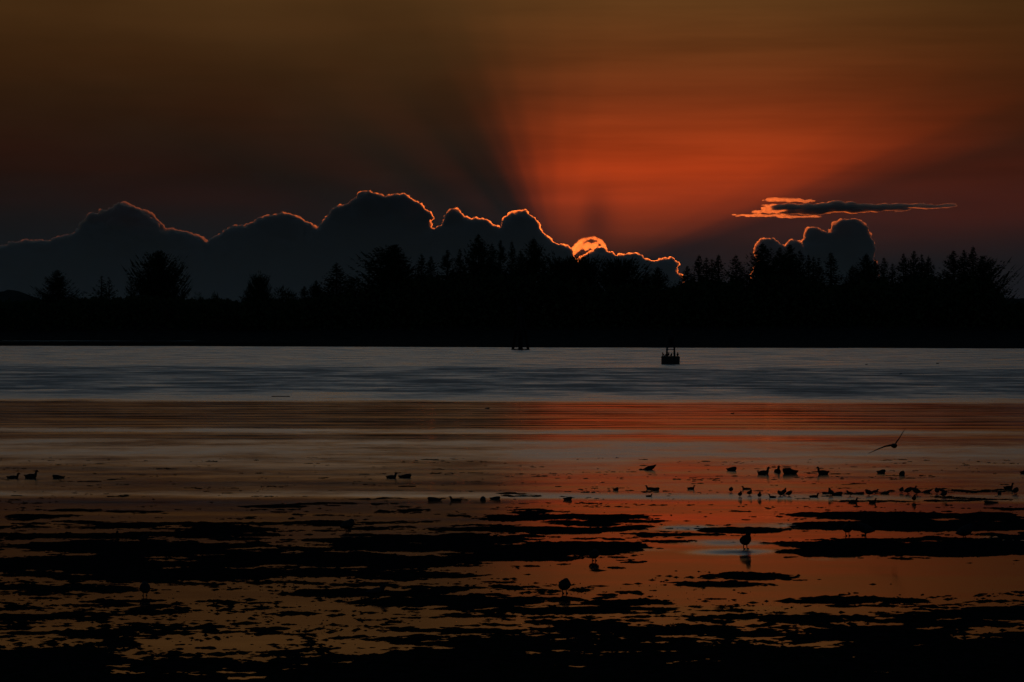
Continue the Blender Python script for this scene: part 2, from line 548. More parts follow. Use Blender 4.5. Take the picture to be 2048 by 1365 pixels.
def spruce(seed, h=20.0, w=0.26, shape='cone', up=0.1, dens=1.0, lean=0.0, oneside=0.0, bare=0.0):
    """trunk and crown of one conifer, base at the origin; h metres tall, w = half width / height"""
    r = np.random.default_rng(seed)
    tv, tf = trunk_mesh(h, h * 0.016, lean)
    V = []
    T = []

    def tri(p, q, s):
        b = len(V)
        V.extend((p, q, s))
        T.append((b, b + 1, b + 2))

    z = h * 0.06
    while z < h * 0.985:
        t = z / h
        if shape == 'cone':
            prof = min(1.0, (1 - t) / 0.62) ** 0.88 * (0.92 + 0.08 * math.sin(t * 31 + seed))
        elif shape == 'column':
            prof = min(1.0, (1 - t) * 2.4) ** 0.8 * 0.8
        else:
            prof = math.sqrt(max(0.0, 1 - max(0, (t - .42) / .58) ** 2.2)) * 0.95
        L0 = max(0.22, w * h * prof)
        nb = max(5, int((7 + 6 * prof) * dens))
        for k in range(nb):
            a = r.uniform(0, 6.2832)
            L = L0 * r.uniform(0.62, 1.12)
            if r.random() < 0.14:
                L *= 1.2
            if oneside:
                L *= 1 + oneside * math.cos(a)
            if r.random() < bare:
                continue
            ca, sa = math.cos(a), math.sin(a)
            rise = up + r.normal(0, 0.09) + 0.25 * t
            cx = lean * t * t

            def pt(s):
                out = L * s
                zz = z + L * (rise * s + 0.30 * s * s * (0.5 + up) - 0.16 * math.sin(3.14 * s) * (1 - 1.4 * up))
                return np.array((cx + ca * out, sa * out, zz))
            # limb
            p0, p1, p2 = pt(0), pt(.5), pt(1)
            wd = np.array((-sa, ca, 0)) * (0.03 + 0.012 * L)
            tri(p0 + wd, p0 - wd, p1)
            tri(p1 + wd * .7, p1 - wd * .7, p2)
            ns = max(4, int(L * 2.6 * (0.7 + 0.3 * dens)))
            for j in range(ns):
                s = 0.10 + 0.9 * (j + r.random()) / ns
                b = pt(min(s, 1.0))
                tw = (0.42 + 0.5 * (1 - s)) * min(1.0, 0.35 + L * 0.25) * r.uniform(0.7, 1.25)
                sgn = 1 if j % 2 else -1
                aa = a + sgn * r.uniform(0.35, 1.15)
                d = np.array((math.cos(aa), math.sin(aa), r.normal(-0.22 + up * 0.9, 0.28)))
                side = np.array((-math.sin(aa), math.cos(aa), 0)) * 0.5 + np.array((0, 0, 1)) * r.uniform(-.9, .9)
                side = side * (0.30 * tw + 0.10)
                tri(b - side, b + side, b + d * tw)
                if r.random() < 0.6:
                    tri(b + d * tw * .4 - side * .7, b + d * tw * .4 + side * .7, b + d * tw + np.array((0, 0, -0.35 + up * .6)) * tw)
            e = pt(0.93)
            tri(e + wd * 2.2, e - wd * 2.2, pt(1) + (pt(1) - pt(.8)) * 0.5)
        z += h * (0.028 if t < .75 else 0.020) * r.uniform(0.7, 1.3) / max(.6, dens ** .5)
    # leader shoot
    for k in range(6):
        a = k * 1.047
        b = np.array((lean + 0.04 * math.cos(a), 0.04 * math.sin(a), h * 0.95))
        tri(b, b + np.array((.05 * math.sin(a), .05 * math.cos(a), 0.02)), np.array((lean, 0, h * 1.02)))
        q = np.array((lean, 0, h * (0.955 + 0.008 * k)))
        tri(q, q + np.array((0, 0, .12)), q + np.array((.34 * math.cos(a * 2.2), .34 * math.sin(a * 2.2), .16)))
    return (mesh_from('trunk', tv, tf, bark, True), mesh_from('crown', np.array(V), np.array(T), needle))


def leafy(seed, h=10.0, w=5.0, n=1500, mat=None, spiky=0.35):
    """bushy round-headed tree: trunk with limbs, crown of leaf sprays in clumps"""
    r = np.random.default_rng(seed)
    tv, tf = trunk_mesh(h * .8, h * 0.022, 0.0)
    V = []
    T = []
    clumps = []
    for k in range(16):
        a = r.uniform(0, 6.2832)
        rr = w * math.sqrt(r.random()) * 0.72
        zz = h * (0.35 + 0.52 * r.random() * (1 - 0.55 * (rr / w)))
        clumps.append(np.array((rr * math.cos(a), rr * math.sin(a), zz)))
    clumps.append(np.array((0, 0, h * .86)))
    base = np.array((0, 0, h * .2))
    for c in clumps:
        d = c - base
        sd = np.cross(d, (0, 0, 1.0))
        sd = sd / (np.linalg.norm(sd) + 1e-6) * 0.06
        b = len(V)
        V.extend((base + sd, base - sd, c))
        T.append((b, b + 1, b + 2))
        for i in range(n // 17):
            q = r.normal(0, 1, 3)
            q /= np.linalg.norm(q)
            p = c + q * np.array((w * .34, w * .34, h * .13)) * r.random() ** .4
            s = r.uniform(0.12, 0.3)
            u1 = r.normal(0, 1, 3)
            u1 /= np.linalg.norm(u1)
            outw = q * spiky + np.array((0, 0, spiky * .8))
            b = len(V)
            V.extend((p - u1 * s * .6, p + u1 * s * .6, p + outw * r.uniform(.6, 1.8) + r.normal(0, .12, 3)))
            T.append((b, b + 1, b + 2))
    return (mesh_from('trunk', tv, tf, bark, True), mesh_from('crown', np.array(V), np.array(T), mat or shrub_mat))


PROTO = {}


def proto(key, fn):
    if key not in PROTO:
        PROTO[key] = fn()
    return PROTO[key]


KINDS = {
    'cone': [lambda s=s: spruce(100 + s, 20, 0.25, 'cone', 0.12, 1.0) for s in range(4)],
    'wide': [lambda s=s: spruce(200 + s, 20, 0.34, 'cone', 0.16, 1.25) for s in range(3)],
    'thin': [lambda s=s: spruce(300 + s, 20, 0.155, 'cone', 0.08, 0.9) for s in range(3)],
    'round': [lambda s=s: spruce(400 + s, 14, 0.46, 'round', 0.30, 1.25) for s in range(3)],
    'upswept': [lambda: spruce(500, 16, 0.42, 'cone', 0.46, 1.4)],
    'sided': [lambda: spruce(600, 20, 0.34, 'cone', 0.42, 1.2, 0.0, 0.35)],
    'dense': [lambda: spruce(700, 20, 0.29, 'column', 0.22, 1.5, 1.2, -0.3)],
    'bare': [lambda: spruce(800, 16, 0.20, 'cone', 0.35, 0.6, 0, 0, 0.45)],
    'bush': [lambda s=s: leafy(900 + s, 10, 4.2, 1700, None, 0.4) for s in range(3)],
}
BASEH = {'cone': 20, 'wide': 20, 'thin': 20, 'round': 14, 'upswept': 16, 'sided': 20, 'dense': 20, 'bare': 16, 'bush': 10}
BASEW = {'cone': 5.0, 'wide': 6.8, 'thin': 3.1, 'round': 6.4, 'upswept': 6.7, 'sided': 6.8, 'dense': 5.6, 'bare': 3.2, 'bush': 4.6}


def shore_z(y):
    return float(np.interp(y, ys, zs))


# survey: column of the tip, row of the tip, half width in columns, kind, distance, label
TREES = [
    (115, 540, 31, 'wide', 1330, 'lone pointed spruce standing near the low rounded hill'),
    (203, 553, 24, 'bare', 1320, 'thin ragged tree between the lone pointed spruce and the big fan-shaped one'),
    (218, 556, 18, 'bare', 1345, 'sparse sapling touching the broad ragged bush left of the big fan-shaped tree'),
    (262, 546, 16, 'bare', 1320, 'bare spindly tree growing against the flank of the big fan-shaped tree'),
    (318, 502, 36, 'upswept', 1335, 'big fan-shaped tree with upswept branches, tallest on the low left shore'),
    (396, 586, 14, 'bush', 1320, 'small low bush just right of the big fan-shaped tree'),
    (430, 587, 12, 'bush', 1320, 'second small low bush right of the big fan-shaped tree'),
    (500, 569, 16, 'cone', 1330, 'short spruce leaning against a slightly taller twin on the low shore'),
    (519, 562, 12, 'round', 1320, 'short rounded tree alone between the fan-shaped tree and the forest'),
    (563, 576, 28, 'bush', 1325, 'low spreading bush between the short rounded tree and the forest edge'),
    (609, 574, 16, 'cone', 1330, 'small spruce that begins the forest edge on its left'),
    (632, 562, 20, 'wide', 1325, 'short spruce second in from the left forest edge'),
    (673, 526, 30, 'cone', 1325, 'slim spruce with level branches standing left of the big dense spruce'),
    (703, 556, 20, 'cone', 1345, 'short spruce tucked between the slim one and the big dense spruce'),
    (777, 489, 44, 'dense', 1320, 'big dense spruce with a long slope on its left side'),
    (815, 536, 22, 'cone', 1340, 'short spruce in the notch right of the big dense spruce'),
    (843, 508, 20, 'cone', 1325, 'spruce with a thin tip, first of the pair right of the dense spruce'),
    (862, 513, 18, 'thin', 1345, 'spruce with a thin tip, second of the pair right of the dense spruce'),
    (895, 500, 24, 'cone', 1330, 'spruce midway between the thin-tipped pair and the tallest spruce'),
    (920, 498, 16, 'thin', 1345, 'narrow spruce close to the left flank of the tallest spruce'),
    (957, 468, 36, 'wide', 1325, 'tallest spruce of the shore, broad with a pointed top'),
    (984, 486, 18, 'cone', 1340, 'spruce just right of the tallest one, behind its branches'),
    (1001, 480, 20, 'cone', 1330, 'spruce with a blunt crown second right of the tallest one'),
    (1024, 482, 14, 'thin', 1325, 'thin spire-like spruce between the two tallest spruces'),
    (1041, 500, 16, 'cone', 1345, 'spruce half hidden by the broad spruce above the pile marker'),
    (1068, 475, 40, 'wide', 1320, 'broad tall spruce rising above the pile marker'),
    (1128, 529, 27, 'round', 1330, 'round-topped tree right of the broad spruce above the pile marker'),
    (1168, 531, 27, 'round', 1325, 'round-topped tree directly below the glowing cloud gap'),
    (1242, 534, 35, 'round', 1325, 'wide round-topped tree standing alone between two notches of sky'),
    (1295, 545, 20, 'cone', 1340, 'short spruce on the right shoulder of the wide round-topped tree'),
    (1315, 534, 28, 'wide', 1325, 'spruce standing above the buoy, left of a deep notch'),
    (1375, 533, 20, 'cone', 1335, 'short spruce right of the deep notch above the buoy'),
    (1398, 511, 22, 'thin', 1325, 'tallest pointed spruce in the cluster of four right of the buoy'),
    (1413, 516, 16, 'thin', 1345, 'second spire in the cluster of four right of the buoy'),
    (1424, 519, 16, 'thin', 1325, 'third spire in the cluster of four right of the buoy'),
    (1437, 510, 18, 'thin', 1335, 'last spire in the cluster of four right of the buoy'),
    (1472, 510, 24, 'cone', 1325, 'single slim spruce between the cluster of four and the tall broad one'),
    (1525, 485, 42, 'wide', 1320, 'tall broad spruce in front of the rimmed cloud puff'),
    (1560, 495, 26, 'cone', 1340, 'spruce just right of the tall broad one under the cloud puff'),
    (1580, 487, 28, 'wide', 1325, 'twin-sided spruce rising right of the rimmed cloud puff'),
    (1600, 501, 22, 'cone', 1335, 'spruce on the shoulder of the one right of the cloud puff'),
    (1617, 509, 14, 'thin', 1325, 'first of three narrow spires below the domed cloud'),
    (1627, 514, 13, 'thin', 1345, 'middle of three narrow spires below the domed cloud'),
    (1638, 516, 15, 'thin', 1325, 'last of three narrow spires below the domed cloud'),
    (1662, 505, 22, 'thin', 1325, 'slim spruce with its own gap of sky below the domed cloud'),
    (1705, 531, 20, 'cone', 1340, 'short spruce leaning on the broad one right of the sky notch'),
    (1733, 507, 34, 'wide', 1325, 'broad spruce right of the deep sky notch below the flat cloud'),
    (1751, 520, 16, 'thin', 1345, 'narrow spire close right of the broad spruce by the notch'),
    (1768, 515, 18, 'cone', 1330, 'spruce midway along the ragged row below the flat cloud tail'),
    (1785, 528, 16, 'thin', 1340, 'lowest spire in the ragged row below the flat cloud tail'),
    (1807, 508, 20, 'cone', 1330, 'spruce at the left of the four-topped clump below the cloud tail'),
    (1828, 502, 22, 'cone', 1325, 'highest of the four-topped clump below the cloud tail'),
    (1843, 509, 15, 'thin', 1345, 'third of the four-topped clump below the cloud tail'),
    (1857, 512, 20, 'cone', 1330, 'last of the four-topped clump below the cloud tail'),
    (1907, 502, 30, 'cone', 1330, 'spruce that starts the last clump of trees on the right'),
    (1928, 500, 20, 'cone', 1340, 'second spruce in the last clump of trees on the right'),
    (1946, 493, 20, 'thin', 1325, 'highest spire in the last clump of trees on the right'),
    (1964, 512, 36, 'sided', 1320, 'last spruce on the right with branches swept out to its right'),
]


def plant_tree(px, py_, hw, kind, d, label, group, i, name=None):
    X, Y, Z = at(px, py_, d)
    zb = shore_z(d) - 0.3
    h = Z - zb
    tm, cm = proto((kind, i % len(KINDS[kind])), KINDS[kind][i % len(KINDS[kind])])
    root = bpy.data.objects.new(name or ('bush' if kind == 'bush' else 'spruce_tree'), None)
    C.objects.link(root)
    root.location = (X, Y, zb)
    sz = h / BASEH[kind] / 1.02
    # width is measured at the middle of the part that shows above the thicket
    vis = max(20.0, 605 - py_) / F * d
    frac = 1.0
    sx = ((1.8 if kind in ('cone', 'thin') else 1.5) * hw / F * d) / (BASEW[kind] * frac ** 0.82)
    sx = min(max(sx, 0.6 * sz), 1.9 * sz)
    root.scale = (sx, sx, sz)
    if kind not in ('sided', 'dense'):
        root.rotation_euler[2] = (i * 2.399) % 6.283
    tag(root, label, 'bush' if kind == 'bush' else 'tree', group)
    link('trunk', tm, root)
    link('crown', cm, root)


for i, (px_, py_, hw, kind, d, lab) in enumerate(TREES):
    plant_tree(px_, py_ - 3, hw * 1.14, kind, d, lab, 'trees along the far shore', i)

# thicket: the unbroken dark undergrowth and young trees that close the foot of the forest
top_px = [-300, 0, 60, 90, 150, 250, 300, 380, 420, 600, 640, 720, 760, 800, 850, 900, 940, 1090, 1120, 1190, 1205, 1270, 1345, 1380, 1450, 1490, 1510, 1620, 1680, 1700, 1860, 1880, 1980, 2000, 2050, 2350]
top_py = [596, 598, 600, 598, 595, 592, 588, 594, 597, 597, 588, 576, 564, 556, 550, 546, 540, 542, 552, 560, 566, 562, 570, 556, 554, 560, 546, 546, 570, 562, 546, 552, 556, 586, 600, 600]
V = []
T = []
M = 60000
sp = rng.uniform(-300, 2350, M)
tops = np.interp(sp, top_px, top_py) + 22 * np.abs(vnoise(sp / 13.0, sp * 0 + 0.5, 3) - 0.5) * 2 * np.clip((sp - 560) / 160, 0.3, 1) + 6 * vnoise(sp / 3.5, sp * 0 + 0.5, 5)
for i in range(M):
    d = rng.uniform(1300, 1365)
    tp = tops[i]
    X, Y, Zt = at(sp[i], tp, d)
    zb = shore_z(d)
    q = rng.random() ** 0.75
    zc = zb + (Zt - zb) * q
    s = rng.uniform(0.35, 0.9)
    a = rng.uniform(0, 6.28)
    b = len(V)
    c, sn = math.cos(a), math.sin(a)
    V += [(X - c * s, Y - sn * s, zc - s * rng.uniform(.2, .9)), (X + c * s, Y + sn * s, zc - s * rng.uniform(.2, .9)),
          (X + rng.normal(0, .3), Y + rng.normal(0, .3), zc + s * rng.uniform(.4, 1.3))]
    T.append((b, b + 1, b + 2))
me = mesh_from('shore_thicket', np.array(V), np.array(T), shrub_mat)
tag(link('shore_thicket', me), 'dark unbroken thicket along the foot of the forest', 'thicket', kind='stuff')

# ------------------------------------------------------------------ clouds (closed bodies of scattering droplets)
def cloud_material(name, dens, g_fwd=0.93, iso=0.06):
    mt = bpy.data.materials.new(name)
    mt.use_nodes = True
    t = mt.node_tree
    t.nodes.clear()
    q = Graph(t)
    a = q.node('ShaderNodeVolumeScatter')
    a.inputs['Color'].default_value = (1, 1, 1, 1)
    a.inputs['Density'].default_value = dens
    a.inputs['Anisotropy'].default_value = g_fwd
    b = q.node('ShaderNodeVolumeScatter')
    b.inputs['Color'].default_value = (1, 1, 1, 1)
    b.inputs['Density'].default_value = dens * iso
    b.inputs['Anisotropy'].default_value = -0.55
    c = q.node('ShaderNodeAddShader')
    t.links.new(a.outputs[0], c.inputs[0])
    t.links.new(b.outputs[0], c.inputs[1])
    o = q.node('ShaderNodeOutputMaterial')
    t.links.new(c.outputs[0], o.inputs['Volume'])
    return mt


bm = bmesh.new()
bmesh.ops.create_icosphere(bm, subdivisions=2, radius=1.0)
ICO_V = np.array([v.co[:] for v in bm.verts])
ICO_F = np.array([[v.index for v in f.verts] for f in bm.faces])
bm.free()


def vnoise3(p, seed=0):
    i = np.floor(p).astype(np.int64)
    f = p - i
    f = f * f * (3 - 2 * f)

    def h(a, b, c):
        n = (a * 374761393 + b * 668265263 + c * 2147483647 + seed * 974634777) & 0xFFFFFFFF
        n = ((n ^ (n >> 13)) * 1274126177) & 0xFFFFFFFF
        n = ((n ^ (n >> 15)) * 2246822519) & 0xFFFFFFFF
        return ((n ^ (n >> 16)) & 0xFFFFFF) / float(0xFFFFFF)
    out = 0
    for a in (0, 1):
        for b in (0, 1):
            for c in (0, 1):
                w = (f[:, 0] if a else 1 - f[:, 0]) * (f[:, 1] if b else 1 - f[:, 1]) * (f[:, 2] if c else 1 - f[:, 2])
                out = out + w * h(i[:, 0] + a, i[:, 1] + b, i[:, 2] + c)
    return out


def crinkle(me, amp, size, seed):
    """cauliflower relief: billows pushed out along the normals"""
    n = len(me.vertices)
    co = np.zeros(n * 3)
    me.vertices.foreach_get('co', co)
    no = np.zeros(n * 3)
    me.vertices.foreach_get('normal', no)
    co = co.reshape(-1, 3)
    no = no.reshape(-1, 3)
    q = co * np.array((1, .5, 1))
    b = np.abs(vnoise3(q / size, seed) - .5) * 2
    c = np.abs(vnoise3(q / (size * .45) + 7, seed + 1) - .5) * 2
    d = vnoise3(q / (size * 2.3) + 3, seed + 2)
    co += no * (amp * ((b - .35) * 1.0 + (c - .35) * .6 + (d - .5) * .7))[:, None]
    me.vertices.foreach_set('co', co.ravel())
    me.update()


def cloud(name, label, d, outline, mat, fill=True, rr=(5, 10), seed=0, floor=640, depth=160.0, voxel=2.4, squash=1.0, step=4.0, cat='cloud', wrinkle=10.5, inset=12.0):
    r = np.random.default_rng(seed)
    u = d / F                      # metres per survey unit at that distance
    pts = np.array(outline, float)
    seg = np.hypot(*(pts[1:] - pts[:-1]).T)
    s = np.concatenate([[0], np.cumsum(seg)])
    n = max(4, int(s[-1] / step))
    q = np.linspace(0, s[-1], n)
    ox = np.interp(q, s, pts[:, 0])
    oy = np.interp(q, s, pts[:, 1])
    tx = np.gradient(ox)
    ty = np.gradient(oy)
    L = np.hypot(tx, ty) + 1e-9
    nx, ny = -ty / L, tx / L       # inward normal: outline runs left to right, inside is below
    sph = []
    for i in range(n):
        R = r.uniform(*rr)
        x, y = ox[i] + nx[i] * R, oy[i] + ny[i] * R
        sph.append((x, y, r.uniform(-8, 14), R * u, R * u))
        R2 = r.uniform(rr[0] * .35, rr[0] * .75)
        sph.append((ox[i] + nx[i] * R2 * r.uniform(.2, 1.0), oy[i] + ny[i] * R2 * r.uniform(.2, 1.0), r.uniform(-10, 10), R2 * u, R2 * u))
    if fill:
        for i in range(0, n):
            if min(ox[i] - ox.min(), ox.max() - ox[i]) < inset:
                continue
            depth_in = rr[0] * 0.9
            y = oy[i] + ny[i] * depth_in * 2.2
            x = ox[i] + nx[i] * depth_in * 2.2
            while y < floor:
                R = min(6 + 0.40 * (y - oy[i]), 26, max(6, floor + 10 - y))
                # stay inside: never closer to the outline than the radius
                dist = np.min(np.hypot(ox - x, oy - y))
                R = min(R, max(3.0, dist - 1.0))
                sph.append((x + r.normal(0, .5), y, -r.uniform(0.0, depth) - R * u * .6, R * u, R * u))
                y += R * 0.75
    V = []
    Fc = []
    for k, (x, y, off, R, Rz) in enumerate(sph):
        X, Y, Z = at(x, y, d)
        V.append(ICO_V * np.array((R, R * 2.4, R * squash)) + np.array((X, off, Z)))
        Fc.append(ICO_F + k * len(ICO_V))
    V = np.concatenate(V)
    me = mesh_from('cloud_tmp', V, np.concatenate(Fc))
    o = bpy.data.objects.new('cloud_tmp', me)
    C.objects.link(o)
    md = o.modifiers.new('union', 'REMESH')
    md.mode = 'VOXEL'
    md.voxel_size = voxel
    dg = bpy.context.evaluated_depsgraph_get()
    me2 = bpy.data.meshes.new_from_object(o.evaluated_get(dg))
    bpy.data.objects.remove(o)
    bpy.data.meshes.remove(me)
    me2.name = name
    me2.materials.clear()
    me2.materials.append(mat)
    crinkle(me2, wrinkle, wrinkle * 2.1, seed)
    ob = link(name, me2, None, (0, d, 0))
    md = ob.modifiers.new('union', 'REMESH')
    md.mode = 'VOXEL'
    md.voxel_size = voxel * 0.8
    me3 = bpy.data.meshes.new_from_object(ob.evaluated_get(bpy.context.evaluated_depsgraph_get()))
    ob.modifiers.clear()
    me3.name = name
    me3.materials.clear()
    me3.materials.append(mat)
    ob.data = me3
    bpy.data.meshes.remove(me2)
    tag(ob, label, cat, 'clouds of the evening bank')
    return ob


thick = cloud_material('cumulus', 0.075, 0.957, 0.10)
thin = cloud_material('cloud_veil', 0.011, 0.95, 0.03)

A1 = [(-120, 520), (-60, 500), (0, 492), (45, 484), (80, 478), (110, 481), (140, 474), (165, 460), (170, 452), (178, 440), (195, 427), (220, 418), (245, 404), (265, 410), (280, 416), (300, 425), (315, 437), (328, 450), (326, 462), (332, 490), (345, 540)]
A2 = [(280, 505), (300, 480), (310, 470), (330, 464), (350, 461), (375, 465), (395, 470), (410, 480), (420, 486), (440, 510)]
B = [(400, 500), (420, 485), (430, 475), (450, 465), (455, 458), (470, 450), (490, 450), (510, 445), (520, 438), (545, 432), (570, 424), (590, 430), (610, 440), (625, 448), (638, 458), (650, 480)]
CC = [(622, 482), (637, 460), (650, 440), (660, 430), (665, 420), (680, 412), (690, 410), (703, 405), (715, 395), (722, 388), (740, 383), (755, 388), (770, 395), (785, 392), (800, 387), (815, 390), (828, 400), (845, 408), (855, 418), (866, 425), (868, 437), (860, 450), (853, 456), (862, 480)]
D = [(845, 470), (874, 456), (888, 450), (888, 440), (893, 425), (905, 420), (915, 420), (925, 428), (940, 438), (960, 438), (975, 440), (985, 450), (1000, 454), (1015, 470)]
E = [(985, 475), (1004, 453), (1003, 442), (1012, 433), (1020, 428), (1035, 424), (1052, 422), (1060, 430), (1075, 440), (1080, 455), (1085, 467), (1095, 478), (1108, 485), (1122, 490), (1136, 494), (1146, 506), (1156, 520)]
SP1 = [(1139, 500), (1146, 494), (1151, 487), (1157, 480), (1170, 475), (1190, 473), (1205, 480), (1212, 490), (1216, 501)]
G = [(1150, 520), (1165, 512), (1180, 506), (1192, 496), (1204, 495), (1218, 503), (1235, 512), (1255, 508), (1270, 505), (1285, 515), (1300, 522), (1320, 518), (1340, 515), (1355, 520), (1360, 530), (1350, 545)]
H1 = [(1512, 520), (1507, 505), (1510, 490), (1520, 480), (1535, 477), (1550, 482), (1562, 492), (1568, 500), (1574, 486), (1585, 480), (1597, 487), (1606, 500), (1612, 520)]
I1 = [(1590, 500), (1606, 474), (1610, 458), (1625, 456), (1640, 462), (1655, 465), (1665, 450), (1680, 440), (1697, 437), (1715, 445), (1728, 458), (1732, 470), (1740, 485), (1744, 500), (1738, 520)]

BANK = A1[:-3] + A2[3:-1] + B[2:-1] + CC[2:-1] + D[1:-1] + E[1:]
cloud('cumulus_bank', 'long cumulus bank with a thin glowing rim climbing to a double top', 12300, BANK, thick, seed=3, rr=(3, 11))
cloud('cloud_wisp', 'thin blazing cloud arch in front of the hidden sun', 12300, SP1, thin, fill=False, seed=7, rr=(2.5, 5.5), voxel=1.6, step=2.6, wrinkle=3.2)
cloud('cloud_wisp', 'small blazing cloud scrap under the arch by the sun', 12350, [(1141, 498), (1147, 492), (1153, 486), (1160, 483), (1167, 488), (1175, 483), (1183, 487), (1189, 484)], thin, fill=False, seed=17, rr=(3, 9), voxel=1.6, step=2.2, wrinkle=3.6)
cloud('cumulus_cloud', 'low tattered cumulus strip right of the hidden sun', 11600, G, thick, seed=8, rr=(3, 7), floor=590)
cloud('cumulus_cloud', 'small rimmed cumulus puff behind the tall broad spruce', 12600, H1, thick, seed=9, rr=(3, 9))
cloud('cumulus_cloud', 'domed cumulus with thin rim below the flat cloud', 12900, I1, thick, seed=10, rr=(3.5, 10))


def bar_cloud(name, label, d, spec, mat, seed, voxel, thickness=60.0):
    """level stratus bar built of flattened lenses"""
    r = np.random.default_rng(seed)
    V = []
    Fc = []
    k = 0
    u = d / F
    for (x0, x1, y, hh, n) in spec:
        for i in range(n):
            t = (i + .5) / n
            x = x0 + (x1 - x0) * t + r.normal(0, 2)
            prof = math.sin(math.pi * min(1, max(0, t))) ** 0.6
            X, Y, Z = at(x, y + r.normal(0, hh * .25), d)
            R = np.array(((x1 - x0) / n * 1.5 * r.uniform(.8, 1.4) * u, thickness * r.uniform(.6, 1.2), max(1.3, hh * prof * r.uniform(.6, 1.0)) * u))
            V.append(ICO_V * R + np.array((X, r.normal(0, 12), Z)))
            Fc.append(ICO_F + k * len(ICO_V))
            k += 1
    me = mesh_from('cloud_tmp', np.concatenate(V), np.concatenate(Fc))
    o = bpy.data.objects.new('cloud_tmp', me)
    C.objects.link(o)
    md = o.modifiers.new('union', 'REMESH')
    md.mode = 'VOXEL'
    md.voxel_size = voxel
    me2 = bpy.data.meshes.new_from_object(o.evaluated_get(bpy.context.evaluated_depsgraph_get()))
    bpy.data.objects.remove(o)
    bpy.data.meshes.remove(me)
    me2.materials.clear()
    me2.materials.append(mat)
    me2.name = name
    crinkle(me2, 2.2, 12.0, seed)
    tag(link(name, me2, None, (0, d, 0)), label, 'cloud', 'clouds of the evening bank')


flat_m = cloud_material('stratus_bar', 0.028, 0.957, 0.06)
bar_cloud('stratus_cloud', 'long flat dark cloud tapering to the right', 11000,
          [(1550, 1905, 413, 4.5, 34), (1550, 1810, 417, 9, 26), (1600, 1750, 415, 9, 14), (1565, 1650, 425, 5, 8)], flat_m, 21, 2.2, 190.0)
bar_cloud('stratus_cloud', 'bright ragged cloud shreds at the left end of the flat cloud', 11500,
          [(1468, 1575, 431, 2.5, 26), (1505, 1590, 424, 4, 20), (1520, 1580, 417, 4, 16), (1525, 1590, 411, 3, 14), (1528, 1625, 402, 2.6, 22),
           (1540, 1600, 398, 1.8, 12), (1560, 1640, 434, 1.6, 14)], thin, 22, 1.7)


# ------------------------------------------------------------------ marker and buoy
pile_mat = material('tarred_timber', (0.022, 0.019, 0.016), 0.9, 0.04, 0.4, 3.0)
steel = material('weathered_steel', (0.030, 0.030, 0.030), 0.7, 0.1, 0.4, 4.0)


def tube(p, q, r0, r1=None, seg=8):
    """closed tapered bar from p to q as (verts, faces)"""
    p = np.array(p, float)
    q = np.array(q, float)
    r1 = r0 if r1 is None else r1
    d = (q - p) / np.linalg.norm(q - p)
    a = np.cross(d, (0, 1, 0.01) if abs(d[1]) < .9 else (1, 0, 0))
    a /= np.linalg.norm(a)
    b = np.cross(d, a)
    v = [p + (a * math.cos(6.2832 * k / seg) + b * math.sin(6.2832 * k / seg)) * r0 for k in range(seg)]
    v += [q + (a * math.cos(6.2832 * k / seg) + b * math.sin(6.2832 * k / seg)) * r1 for k in range(seg)]
    f = [(k, (k + 1) % seg, seg + (k + 1) % seg, seg + k) for k in range(seg)]
    f += [tuple(range(seg))[::-1], tuple(range(seg, 2 * seg))]
    return v, f


def merge(parts):
    V, Fs = [], []
    for v, f in parts:
        b = len(V)
        V += list(v)
        Fs += [tuple(i + b for i in q) for q in f]
    return V, Fs


def lathe(prof, seg=20):
    V, Fs = [], []
    for r, z in prof:
        V += [(r * math.cos(6.2832 * k / seg), r * math.sin(6.2832 * k / seg), z) for k in range(seg)]
    for i in range(len(prof) - 1):
        for k in range(seg):
            Fs.append((i * seg + k, i * seg + (k + 1) % seg, (i + 1) * seg + (k + 1) % seg, (i + 1) * seg + k))
    Fs.append(tuple(range(seg))[::-1])
    Fs.append(tuple(range((len(prof) - 1) * seg, len(prof) * seg)))
    return V, Fs


def empty(name, loc, rz=0.0):
    o = bpy.data.objects.new(name, None)
    C.objects.link(o)
    o.location = loc
    o.rotation_euler[2] = rz
    return o


gx, gy, gz = ground(1041, 700)
marker = tag(empty('pile_marker', (gx, gy, 0)), 'tall timber pile marker of leaning posts standing in the far water', 'marker')
for k in range(4):
    a = k * math.pi / 2 + 0.12
    v, f = tube((1.8 * math.cos(a), 1.8 * math.sin(a), -1.2), (0.28 * math.cos(a), 0.28 * math.sin(a), 8.6), 0.3, 0.22)
    link('pile', mesh_from('pile', v, f, pile_mat, True), marker)
v, f = tube((0, 0, -1.2), (0, 0, 9.4), 0.36, 0.26)
link('centre_pile', mesh_from('centre_pile', v, f, pile_mat, True), marker)
for z, r in ((0.1, 1.66), (5.2, 0.9)):
    for k in range(4):
        a, b = k * math.pi / 2 + 0.12, (k + 1) * math.pi / 2 + 0.12
        v, f = tube((r * math.cos(a), r * math.sin(a), z), (r * math.cos(b), r * math.sin(b), z), 0.1, seg=6)
        link('brace', mesh_from('brace', v, f, pile_mat), marker)
v, f = lathe([(0.5, 8.3), (0.52, 8.35), (0.52, 8.75), (0.5, 8.8)])
link('cable_wrap', mesh_from('cable_wrap', v, f, steel), marker)
v, f = tube((-0.5, 0, 8.4), (-0.95, 0, 11.2), 0.06, 0.05)
link('mast', mesh_from('mast', v, f, steel), marker)

